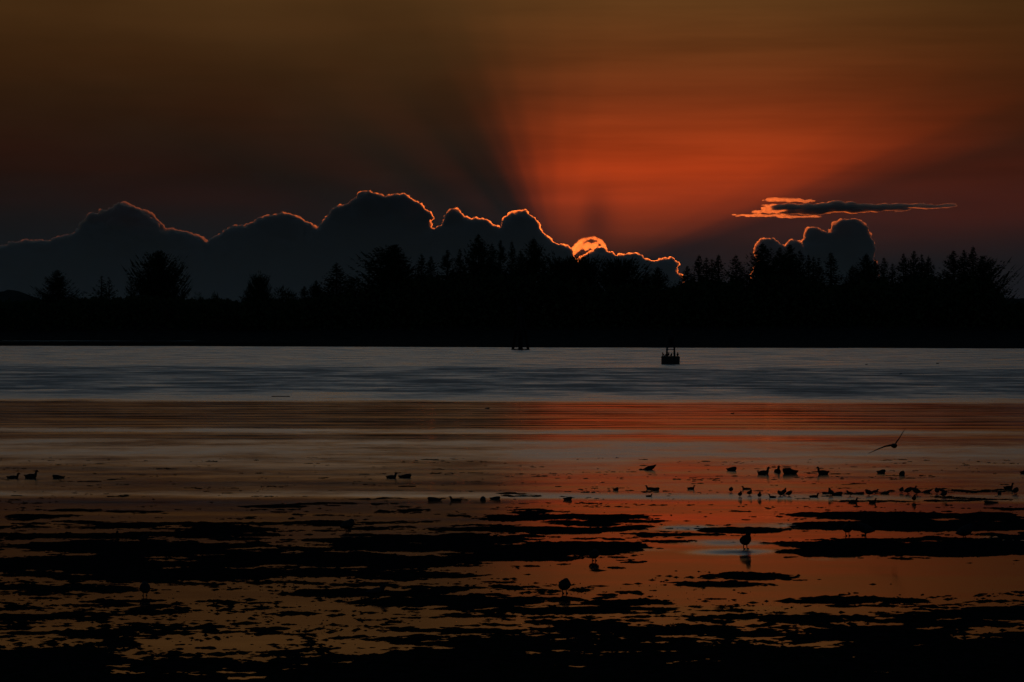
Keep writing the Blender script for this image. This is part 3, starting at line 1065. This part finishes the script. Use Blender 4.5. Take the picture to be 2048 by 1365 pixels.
bx, by, bz = ground(1341, 729)
buoy = tag(empty('navigation_buoy', (bx, by, 0), 0.0), 'dark steel navigation buoy with lattice tower crowded with birds', 'buoy')
buoy.rotation_euler[1] = math.radians(0.8)
v, f = lathe([(1.05, -0.6), (1.18, -0.5), (1.24, -0.35), (1.24, 0.86), (1.27, 0.9), (1.27, 1.0), (1.22, 1.05)], 28)
link('hull', mesh_from('hull', v, f, steel), buoy)
v, f = lathe([(1.16, 1.053), (1.16, 1.09), (1.1, 1.10)], 28)
link('deck', mesh_from('deck', v, f, steel), buoy)
for sx in (-1, 1):
    for sy in (-1, 1):
        v, f = tube((0.52 * sx, 0.52 * sy, 1.05), (0.42 * sx, 0.42 * sy, 3.9), 0.12, 0.10)
        link('tower_leg', mesh_from('tower_leg', v, f, steel), buoy)
for z in (2.0, 2.45, 3.4):
    w = 0.52 - 0.12 * (z - 1.05) / 2.85
    for (a, b) in (((-w, -w), (w, -w)), ((w, -w), (w, w)), ((w, w), (-w, w)), ((-w, w), (-w, -w))):
        v, f = tube((*a, z), (*b, z), 0.045, seg=6)
        link('crossbar', mesh_from('crossbar', v, f, steel), buoy)
for k in range(2):
    c = 0.42
    pv = [(-c, -.012, 2.55), (c, -.012, 2.55), (c, -.012, 3.75), (-c, -.012, 3.75), (-c, .012, 2.55), (c, .012, 2.55), (c, .012, 3.75), (-c, .012, 3.75)]
    pf = [(0, 1, 2, 3), (5, 4, 7, 6), (4, 0, 3, 7), (1, 5, 6, 2), (3, 2, 6, 7), (4, 5, 1, 0)]
    o = link('radar_reflector', mesh_from('radar_reflector', pv, pf, steel), buoy)
    o.rotation_euler[2] = math.pi / 4 + k * math.pi / 2
v, f = lathe([(0.30, 3.9), (0.30, 3.98), (0.12, 4.0), (0.14, 4.06), (0.14, 4.3), (0.10, 4.42), (0.02, 4.46)], 14)
link('lantern', mesh_from('lantern', v, f, steel), buoy)
for k in range(3):
    a = 0.6 + k * 2.1
    v, f = tube((1.2 * math.cos(a), 1.2 * math.sin(a), 1.05), (1.2 * math.cos(a), 1.2 * math.sin(a), 1.25), 0.06, seg=6)
    link('lifting_eye', mesh_from('lifting_eye', v, f, steel), buoy)

# ------------------------------------------------------------------ birds
plumage = material('dark_plumage', (0.018, 0.016, 0.014), 0.9, 0.05, 0.45, 14.0)
gullplume = material('gull_plumage', (0.022, 0.021, 0.020), 0.9, 0.05, 0.45, 12.0)
legskin = material('leg_skin', (0.05, 0.035, 0.02), 0.8, 0.05, 0.2, 20.0)


def sweep(spine, seg=10):
    """one continuous body: rings along a bent spine of (x, z, half width, half height)"""
    sp = np.array(spine, float)
    # resample smoothly
    n = len(sp)
    t = np.arange(n)
    tt = np.linspace(0, n - 1, (n - 1) * 2 + 1)
    out = np.zeros((len(tt), 4))
    for c in range(4):
        y = sp[:, c]
        m = np.gradient(y)
        i = np.minimum(tt.astype(int), n - 2)
        u = tt - i
        out[:, c] = ((2 * u ** 3 - 3 * u ** 2 + 1) * y[i] + (u ** 3 - 2 * u ** 2 + u) * m[i] + (-2 * u ** 3 + 3 * u ** 2) * y[i + 1] + (u ** 3 - u ** 2) * m[i + 1])
    out[:, 2:] = np.maximum(out[:, 2:], 0.003)
    tx = np.gradient(out[:, 0])
    tz = np.gradient(out[:, 1])
    L = np.hypot(tx, tz) + 1e-9
    tx, tz = tx / L, tz / L
    V, Fs = [], []
    for (x, z, ry, rz), a, b in zip(out, tx, tz):
        for k in range(seg):
            c, s_ = math.cos(6.2832 * k / seg), math.sin(6.2832 * k / seg)
            V.append((x - b * rz * s_, ry * c, z + a * rz * s_))
    for i in range(len(out) - 1):
        for k in range(seg):
            Fs.append((i * seg + k, i * seg + (k + 1) % seg, (i + 1) * seg + (k + 1) % seg, (i + 1) * seg + k))
    Fs.append(tuple(range(seg))[::-1])
    Fs.append(tuple(range((len(out) - 1) * seg, len(out) * seg)))
    return V, Fs


# poses: spine, overall length (for scaling), leg length (0 = afloat), leg position
POSES = {
    # afloat, head up, facing +x
    'duck': ([(-.27, .12, .01, .008), (-.23, .10, .05, .025), (-.15, .06, .10, .075), (-.02, .05, .125, .10), (.09, .06, .11, .09), (.16, .10, .07, .06),
              (.185, .16, .04, .042), (.195, .205, .042, .042), (.225, .225, .042, .035), (.262, .215, .022, .018), (.30, .205, .02, .007)], 0.56, 0),
    # afloat, head laid back among the feathers
    'sleeper': ([(-.26, .11, .01, .008), (-.22, .095, .045, .03), (-.14, .065, .095, .07), (-.03, .06, .125, .10), (.07, .08, .115, .10), (.135, .11, .085, .078),
                 (.17, .125, .058, .055), (.195, .13, .03, .03), (.205, .13, .008, .008)], 0.46, 0),
    # afloat, neck stretched low to the water
    'dabbler': ([(-.36, .25, .015, .01), (-.30, .215, .06, .035), (-.20, .15, .11, .075), (-.04, .09, .14, .105), (.10, .06, .12, .085), (.19, .045, .07, .045),
                 (.27, .035, .04, .032), (.33, .045, .042, .036), (.38, .05, .04, .03), (.43, .035, .02, .012), (.46, .025, .01, .006)], 0.82, 0),
    # big goose, neck up
    'goose': ([(-.40, .17, .015, .012), (-.33, .14, .07, .04), (-.20, .09, .14, .11), (0, .08, .17, .14), (.15, .10, .14, .12), (.22, .16, .08, .075),
               (.235, .25, .045, .045), (.235, .335, .04, .04), (.255, .375, .043, .04), (.30, .372, .035, .028), (.345, .358, .018, .012)], 0.75, 0),
    # gull or wader on its legs
    'stander': ([(-.25, .14, .012, .008), (-.20, .14, .04, .022), (-.12, .145, .08, .06), (-.01, .155, .105, .09), (.08, .185, .09, .08), (.125, .225, .058, .056),
                 (.145, .265, .044, .045), (.165, .29, .046, .044), (.20, .287, .032, .028), (.235, .275, .012, .012), (.265, .265, .006, .006)], 0.50, 0.10),
    # hunched on its legs, head drawn in
    'huncher': ([(-.20, .11, .012, .01), (-.15, .12, .055, .04), (-.07, .135, .10, .085), (.02, .165, .11, .105), (.08, .205, .088, .085), (.11, .245, .058, .058),
                 (.14, .25, .034, .034), (.18, .24, .008, .008)], 0.36, 0.10),
    # upright seabird sitting on the buoy
    'percher': ([(-.16, .0, .02, .01), (-.12, .05, .05, .03), (-.05, .14, .085, .075), (.0, .25, .09, .08), (.03, .36, .06, .06), (.04, .45, .04, .04),
                 (.055, .52, .045, .045), (.10, .53, .035, .03), (.17, .52, .008, .01)], 0.36, 0),
}
BIRD_MESH = {}
for k, (spn, L, leg) in POSES.items():
    v, f = sweep(spn, 12)
    BIRD_MESH[k] = mesh_from('bird_' + k, v, f, gullplume if k in ('stander', 'huncher') else plumage, True)
v, f = merge([tube((0, 0, .13), (-.010, 0, .06), .011, .009, 6), tube((-.010, 0, .06), (0, 0, 0.004), .009, .009, 6),
              tube((-.01, 0, .006), (.06, 0, .004), .009, .02, 6)])
LEG = mesh_from('leg', v, f, legskin)


def bird(name, px, py_, length_px, pose, face, label, group, z=None, tall=1.0, cat=None, roll=0.0):
    X, Y, _ = ground(px, py_)
    if z is None:
        z = max(0.0, float(mud_height(np.array([[X]]), np.array([[Y]]))[0, 0]))
        if z > 0:
            X, Y, _ = ground(px, py_, z)
    sc = 1.1 * length_px / F * Y / POSES[pose][1]
    o = link(name, BIRD_MESH[pose], None, (X, Y, z if POSES[pose][2] else z - 0.035 * sc))
    o.rotation_euler = (roll, 0, math.radians(face))
    plump = 1.22 if length_px < 26 else 1.08
    o.scale = (sc * (1.12 if length_px < 26 else 1.0), sc * plump, sc * tall * plump)
    tag(o, label, cat or name, group)
    if POSES[pose][2]:
        for sgn in (-1, 1):
            l = link('leg', LEG, o, (-.005, .035 * sgn, 0))
    return o


ROW_A = 'waterfowl floating on the open water'
ROW_B = 'small birds along the edge of the flat'
FLAT = 'birds standing on the mudflat'
BIRDS = [
    # name, column, row, length, pose, facing (0 right, 180 left, 90 away, -90 toward), label, group
    ('goose', 1297, 940, 33, 'dabbler', 180, 'goose with neck stretched low to the left and tail raised', ROW_A, 1.0),
    ('duck', 1464, 942, 17, 'sleeper', 0, 'small round duck with tucked head left of the three geese', ROW_A, 1.1),
    ('goose', 1527, 949, 27, 'duck', 25, 'large goose with head up, leftmost of three close together', ROW_A, 1.15),
    ('goose', 1555, 945, 26, 'duck', -80, 'slim goose seen end on with raised head, middle of three close together', ROW_A, 1.1),
    ('goose', 1579, 948, 29, 'sleeper', 180, 'large goose with tucked head, rightmost of three close together', ROW_A, 1.05),
    ('goose', 1646, 949, 22, 'duck', 165, 'goose facing left with tail up, right of the three close together', ROW_A, 1.25),
    ('duck', 1763, 947, 15, 'sleeper', 0, 'small sleeping duck below the flying gull', ROW_A, 1.15),
    ('duck', 1804, 951, 15, 'sleeper', 60, 'round sleeping duck just right of the one below the flying gull', ROW_A, 1.35),
    ('duck', 2049, 948, 14, 'sleeper', 0, 'duck cut off by the right edge of the picture', ROW_A, 1.2),
    ('duck', 26, 957, 26, 'duck', 0, 'duck with lifted head at the far left edge', ROW_A, 0.9),
    ('duck', 62, 957, 24, 'duck', 10, 'upright-necked duck, second from the far left edge', ROW_A, 1.25),
    ('duck', 116, 957, 21, 'sleeper', 180, 'low resting duck, third from the far left edge', ROW_A, 0.8),
    ('duck', 783, 957, 20, 'duck', 0, 'duck facing right, left of a pair on the dim middle water', ROW_A, 1.1),
    ('duck', 811, 956, 22, 'sleeper', 0, 'resting duck, right of a pair on the dim middle water', ROW_A, 0.85),
    ('duck', 868, 1001, 24, 'sleeper', 180, 'flat-backed duck, leftmost of four along the pale water streak', ROW_A, 0.7),
    ('duck', 911, 1002, 22, 'duck', 180, 'duck facing left, second of four along the pale water streak', ROW_A, 0.8),
    ('duck', 966, 1001, 16, 'sleeper', 90, 'round duck, third of four along the pale water streak', ROW_A, 1.1),
    ('duck', 991, 999, 18, 'sleeper', 0, 'low duck, rightmost of four along the pale water streak', ROW_A, 0.8),
    ('duck', 1136, 1000, 15, 'sleeper', 0, 'single small duck on the pale water streak below the sun', ROW_A, 0.95),
    ('duck', 1232, 981, 10, 'sleeper', 0, 'tiny single bird left of the crouching pair', ROW_B, 1.2),
    ('duck', 1301, 979, 18, 'duck', 180, 'bird facing left, left of a close pair above a lone one', ROW_B, 0.85),
    ('duck', 1311, 981, 15, 'sleeper', 0, 'bird resting, right of a close pair above a lone one', ROW_B, 0.9),
    ('duck', 1298, 994, 12, 'duck', 0, 'lone small bird just below the close pair', ROW_B, 1.0),
    ('duck', 1382, 979, 14, 'duck', 0, 'lone bird facing right midway between two groups', ROW_B, 1.1),
    ('shorebird', 1462, 985, 11, 'huncher', 80, 'round hunched shorebird at the left end of the big group', ROW_B, 0.9),
    ('duck', 1493, 979, 17, 'duck', 180, 'low bird facing left above two upright shorebirds', ROW_B, 0.75),
    ('shorebird', 1480, 995, 15, 'stander', -75, 'upright shorebird, first of three spaced evenly', ROW_B, 1.0),
    ('shorebird', 1499, 992, 15, 'stander', -60, 'upright shorebird, second of three spaced evenly', ROW_B, 1.0),
    ('shorebird', 1519, 997, 15, 'stander', -85, 'upright shorebird, third of three spaced evenly', ROW_B, 1.05),
    ('duck', 1545, 996, 14, 'duck', 180, 'small duck facing left before the huddle of three', ROW_B, 1.0),
    ('shorebird', 1561, 993, 12, 'huncher', 160, 'hunched shorebird, left of the huddle of three', ROW_B, 0.9),
    ('shorebird', 1568, 990, 16, 'stander', -70, 'tall shorebird, middle of the huddle of three', ROW_B, 1.0),
    ('shorebird', 1578, 993, 12, 'huncher', 20, 'hunched shorebird, right of the huddle of three', ROW_B, 0.9),
    ('duck', 1628, 995, 18, 'duck', 0, 'duck with its head turned up at the right, above the dark mud bar', ROW_B, 0.9),
    ('shorebird', 1662, 993, 19, 'stander', 110, 'tallest shorebird in the line above the dark mud bar', ROW_B, 1.0),
    ('duck', 1653, 988, 17, 'sleeper', 180, 'flat resting bird at the left foot of the tallest shorebird', ROW_B, 0.6),
    ('duck', 1675, 991, 19, 'sleeper', 0, 'resting bird at the right foot of the tallest shorebird', ROW_B, 0.9),
    ('shorebird', 1701, 993, 16, 'stander', 180, 'shorebird facing left, right of the tallest one', ROW_B, 0.85),
    ('duck', 1718, 989, 20, 'sleeper', 0, 'long low resting bird above a bird facing right', ROW_B, 0.6),
    ('duck', 1706, 1005, 18, 'duck', 0, 'duck facing right, left of two below the line of birds', ROW_B, 1.0),
    ('duck', 1745, 1006, 15, 'duck', 20, 'duck facing right, right of two below the line of birds', ROW_B, 1.15),
    ('shorebird', 1738, 992, 14, 'huncher', 170, 'hunched shorebird directly above the right one of the two ducks', ROW_B, 0.85),
    ('shorebird', 1750, 988, 14, 'stander', 0, 'small shorebird beside the hunched one above the two ducks', ROW_B, 0.8),
    ('duck', 1770, 987, 17, 'sleeper', 0, 'flat resting bird alone in a gap of the line', ROW_B, 0.55),
    ('shorebird', 1803, 986, 11, 'huncher', 60, 'small hunched shorebird at the left of the crowded knot', ROW_B, 0.95),
    ('shorebird', 1816, 988, 14, 'huncher', 10, 'hunched shorebird second in the crowded knot', ROW_B, 0.9),
    ('duck', 1825, 979, 16, 'duck', 0, 'bird standing highest at the back of the crowded knot', ROW_B, 0.85),
    ('shorebird', 1833, 990, 15, 'huncher', 200, 'hunched shorebird in the middle of the crowded knot', ROW_B, 0.9),
    ('shorebird', 1828, 1004, 16, 'stander', -85, 'upright shorebird with clear reflection in front of the crowded knot', ROW_B, 1.05),
    ('duck', 1853, 985, 24, 'dabbler', 180, 'long bird stretching its neck to the left beside the crowded knot', ROW_B, 0.8),
    ('shorebird', 1874, 988, 12, 'huncher', 100, 'left of three shorebirds right of the crowded knot', ROW_B, 0.95),
    ('shorebird', 1884, 986, 14, 'stander', 150, 'highest of three shorebirds right of the crowded knot', ROW_B, 0.8),
    ('shorebird', 1888, 995, 13, 'huncher', 30, 'lowest of three shorebirds right of the crowded knot', ROW_B, 0.95),
    ('duck', 1999, 989, 11, 'sleeper', 80, 'round bird left of the pair near the right edge', ROW_B, 1.4),
    ('duck', 2017, 979, 18, 'duck', 0, 'bird with thin raised neck near the right edge', ROW_B, 1.3),
    ('shorebird', 2031, 989, 14, 'huncher', -60, 'hunched shorebird nearest the right edge', ROW_B, 0.95),
    ('duck', 1981, 1006, 24, 'sleeper', 180, 'flat low bird below the group near the right edge', ROW_B, 0.5),
    ('gull', 1491, 1099, 44, 'stander', -70, 'large gull standing in shallow water with a reflection under it', FLAT, 1.12),
    ('gull', 1129, 1187, 34, 'huncher', -75, 'hunched gull standing alone in the near pools', FLAT, 0.95),
    ('gull', 1188, 1122, 28, 'huncher', 70, 'hunched gull at the tip of the long mud bar', FLAT, 0.85),
    ('gull', 1695, 1072, 40, 'stander', -80, 'gull standing before the dark mud bar, only its legs clear', FLAT, 1.0),
    ('gull', 1730, 1072, 34, 'huncher', 160, 'gull crouching on the dark mud bar, right of a standing one', FLAT, 0.8),
    ('gull', 1930, 1078, 34, 'huncher', 20, 'gull lost against the dark mud bar near the right edge', FLAT, 0.9),
    ('gull', 695, 1063, 30, 'huncher', 40, 'gull on the mud strip in the middle distance', FLAT, 0.85),
    ('gull', 752, 1196, 46, 'stander', 20, 'gull leaning forward on the near weed beds', FLAT, 0.75),
    ('gull', 290, 1192, 30, 'huncher', 100, 'gull hunched on the dark weed beds at the left', FLAT, 1.0),
    ('shorebird', 234, 1077, 18, 'stander', -80, 'small upright shorebird on the left mud strip', FLAT, 1.0),
    ('shorebird', 288, 1087, 17, 'huncher', 20, 'small hunched shorebird on the left mud strip', FLAT, 1.0),
    ('duck', 1801, 749, 5, 'sleeper', 0, 'tiny floating bird right of the buoy, lowest of three', 'birds far out on the water', 0.9),
    ('duck', 1875, 728, 5, 'sleeper', 180, 'tiny floating bird right of the buoy, farthest right of three', 'birds far out on the water', 0.9),
    ('duck', 1733, 730, 4.5, 'sleeper', 0, 'tiny floating bird nearest the buoy of three', 'birds far out on the water', 0.9),
    ('duck', 1465, 828, 6, 'duck', 0, 'tiny floating bird on the red calm lane below the buoy', 'birds far out on the water', 1.0),
    ('duck', 975, 818, 8, 'sleeper', 0, 'tiny floating bird on the dark calm lane', 'birds far out on the water', 0.7),
]
for (nm, px_, py_, L, pose, face, lab, grp, tall) in BIRDS:
    bird(nm, px_, py_, L, pose, face, lab, grp, None, tall)

# seabirds resting on the buoy deck
DECK = [(-1.0, -.25, 'percher', 160, 1.0, 'dark seabird at the left end of the buoy deck'),
        (-.62, -.6, 'percher', 30, .85, 'dark seabird second from the left on the buoy deck'),
        (-.30, -.85, 'percher', -60, 1.05, 'dark seabird before the left tower leg of the buoy'),
        (.08, -.9, 'percher', 20, 1.0, 'dark seabird in the middle of the buoy deck'),
        (.55, -.7, 'percher', -70, .95, 'dark seabird before the right tower leg of the buoy'),
        (.95, -.3, 'percher', -90, 1.15, 'dark seabird at the right end of the buoy deck')]
for (ox, oy, pose, face, sc, lab) in DECK:
    o = link('seabird', BIRD_MESH[pose], None, (bx + ox, by + oy, 1.10 - 0.016 * ox))
    o.rotation_euler[2] = math.radians(face)
    o.scale = (1.5 * sc, 1.5 * sc, 0.85 * sc)
    tag(o, lab, 'seabird', 'seabirds on the buoy')

# flying gull: body and wings grown as one skin
gd = 117.0
fx, fy, fz = at(1788, 892, gd)


def wing(pts, chord, th):
    """lofted wing along pts with chord lengths, flat lens section"""
    V, Fs = [], []
    seg = 8
    for p, c, h in zip(pts, chord, th):
        for k in range(seg):
            a = 6.2832 * k / seg
            V.append((p[0], p[1] + c * 0.5 * math.cos(a), p[2] + h * 0.5 * math.sin(a)))
    for i in range(len(pts) - 1):
        for k in range(seg):
            Fs.append((i * seg + k, i * seg + (k + 1) % seg, (i + 1) * seg + (k + 1) % seg, (i + 1) * seg + k))
    Fs.append(tuple(range(seg))[::-1])
    Fs.append(tuple(range((len(pts) - 1) * seg, len(pts) * seg)))
    return V, Fs


u = gd / F


def wp(px_, py_, dy=0.0):
    return ((px_ - 1788) * u, dy, -(py_ - 892) * u)


wl = wing([wp(1789, 892), wp(1781, 891, -.02), wp(1770, 893, -.05), wp(1757, 898, -.02), wp(1747, 903, .03), wp(1737, 907.5, .09)],
          [.17, .18, .17, .14, .09, .02], [.07, .06, .045, .035, .025, .012])
wr = wing([wp(1788, 893), wp(1792, 886, -.02), wp(1798, 877, -.05), wp(1803, 869, -.03), wp(1808, 862, .02), wp(1813, 855, .08)],
          [.17, .18, .17, .13, .08, .02], [.08, .075, .05, .04, .026, .014])
body, bf = sweep([(-.24, .01, .05, .012), (-.17, .005, .045, .03), (-.06, 0, .07, .065), (.05, 0, .075, .075), (.14, .01, .055, .055), (.19, .02, .042, .042),
                  (.235, .022, .035, .03), (.28, .015, .01, .01)], 12)
body = [(y * 1.0 + x * .18, -x, z) for (x, y, z) in body]        # heading away to the side of the camera
V, Fs = merge([wl, wr, (body, bf)])
me = mesh_from('gull_tmp', V, Fs)
o = bpy.data.objects.new('gull_tmp', me)
C.objects.link(o)
md = o.modifiers.new('skin', 'REMESH')
md.mode = 'VOXEL'
md.voxel_size = 0.0075
md.use_smooth_shade = True
me2 = bpy.data.meshes.new_from_object(o.evaluated_get(bpy.context.evaluated_depsgraph_get()))
bpy.data.objects.remove(o)
me2.name = 'flying_gull'
me2.materials.clear()
me2.materials.append(gullplume)
tag(link('gull', me2, None, (fx, fy, fz)), 'gull in flight with raised wings low over the water', 'gull')

# drifting log far out
lx, ly_, _ = ground(562, 794)
v, f = tube((-0.7, 0, -0.02), (0.65, .2, 0.0), 0.06, 0.035, 8)
tag(link('driftwood_log', mesh_from('driftwood_log', v, f, pile_mat, True), None, (lx, ly_, 0.02)), 'thin driftwood log floating on the blue rippled water', 'log')

# mist wedge added before the clouds, standing in for distant haze that lightens them
mz0, mz1 = at(0, 650, 10500)[2], at(0, 330, 10500)[2]
mw = 4200.0
mv = [(-mw, 8200, mz0 - 20), (mw, 8200, mz0 - 20), (mw, 10900, mz0 - 20), (-mw, 10900, mz0 - 20), (-mw, 10900, mz1), (mw, 10900, mz1)]
mf = [(3, 2, 1, 0), (0, 1, 5, 4), (2, 3, 4, 5), (0, 4, 3), (1, 2, 5)]
mist = bpy.data.materials.new('mist')
mist.use_nodes = True
mt_ = mist.node_tree
mt_.nodes.clear()
q = Graph(mt_)
vs = q.node('ShaderNodeVolumeScatter')
vs.inputs['Color'].default_value = (1.0, 0.82, 0.60, 1)
vs.inputs['Density'].default_value = 0.00030
vs.inputs['Anisotropy'].default_value = -0.2
vo = q.node('ShaderNodeOutputMaterial')
mt_.links.new(vs.outputs[0], vo.inputs['Volume'])
tag(link('mist_wedge', mesh_from('mist_wedge', mv, mf, mist)), 'dim blue-grey mist wedge added beyond the forest to haze the clouds', 'mist', kind='stuff')
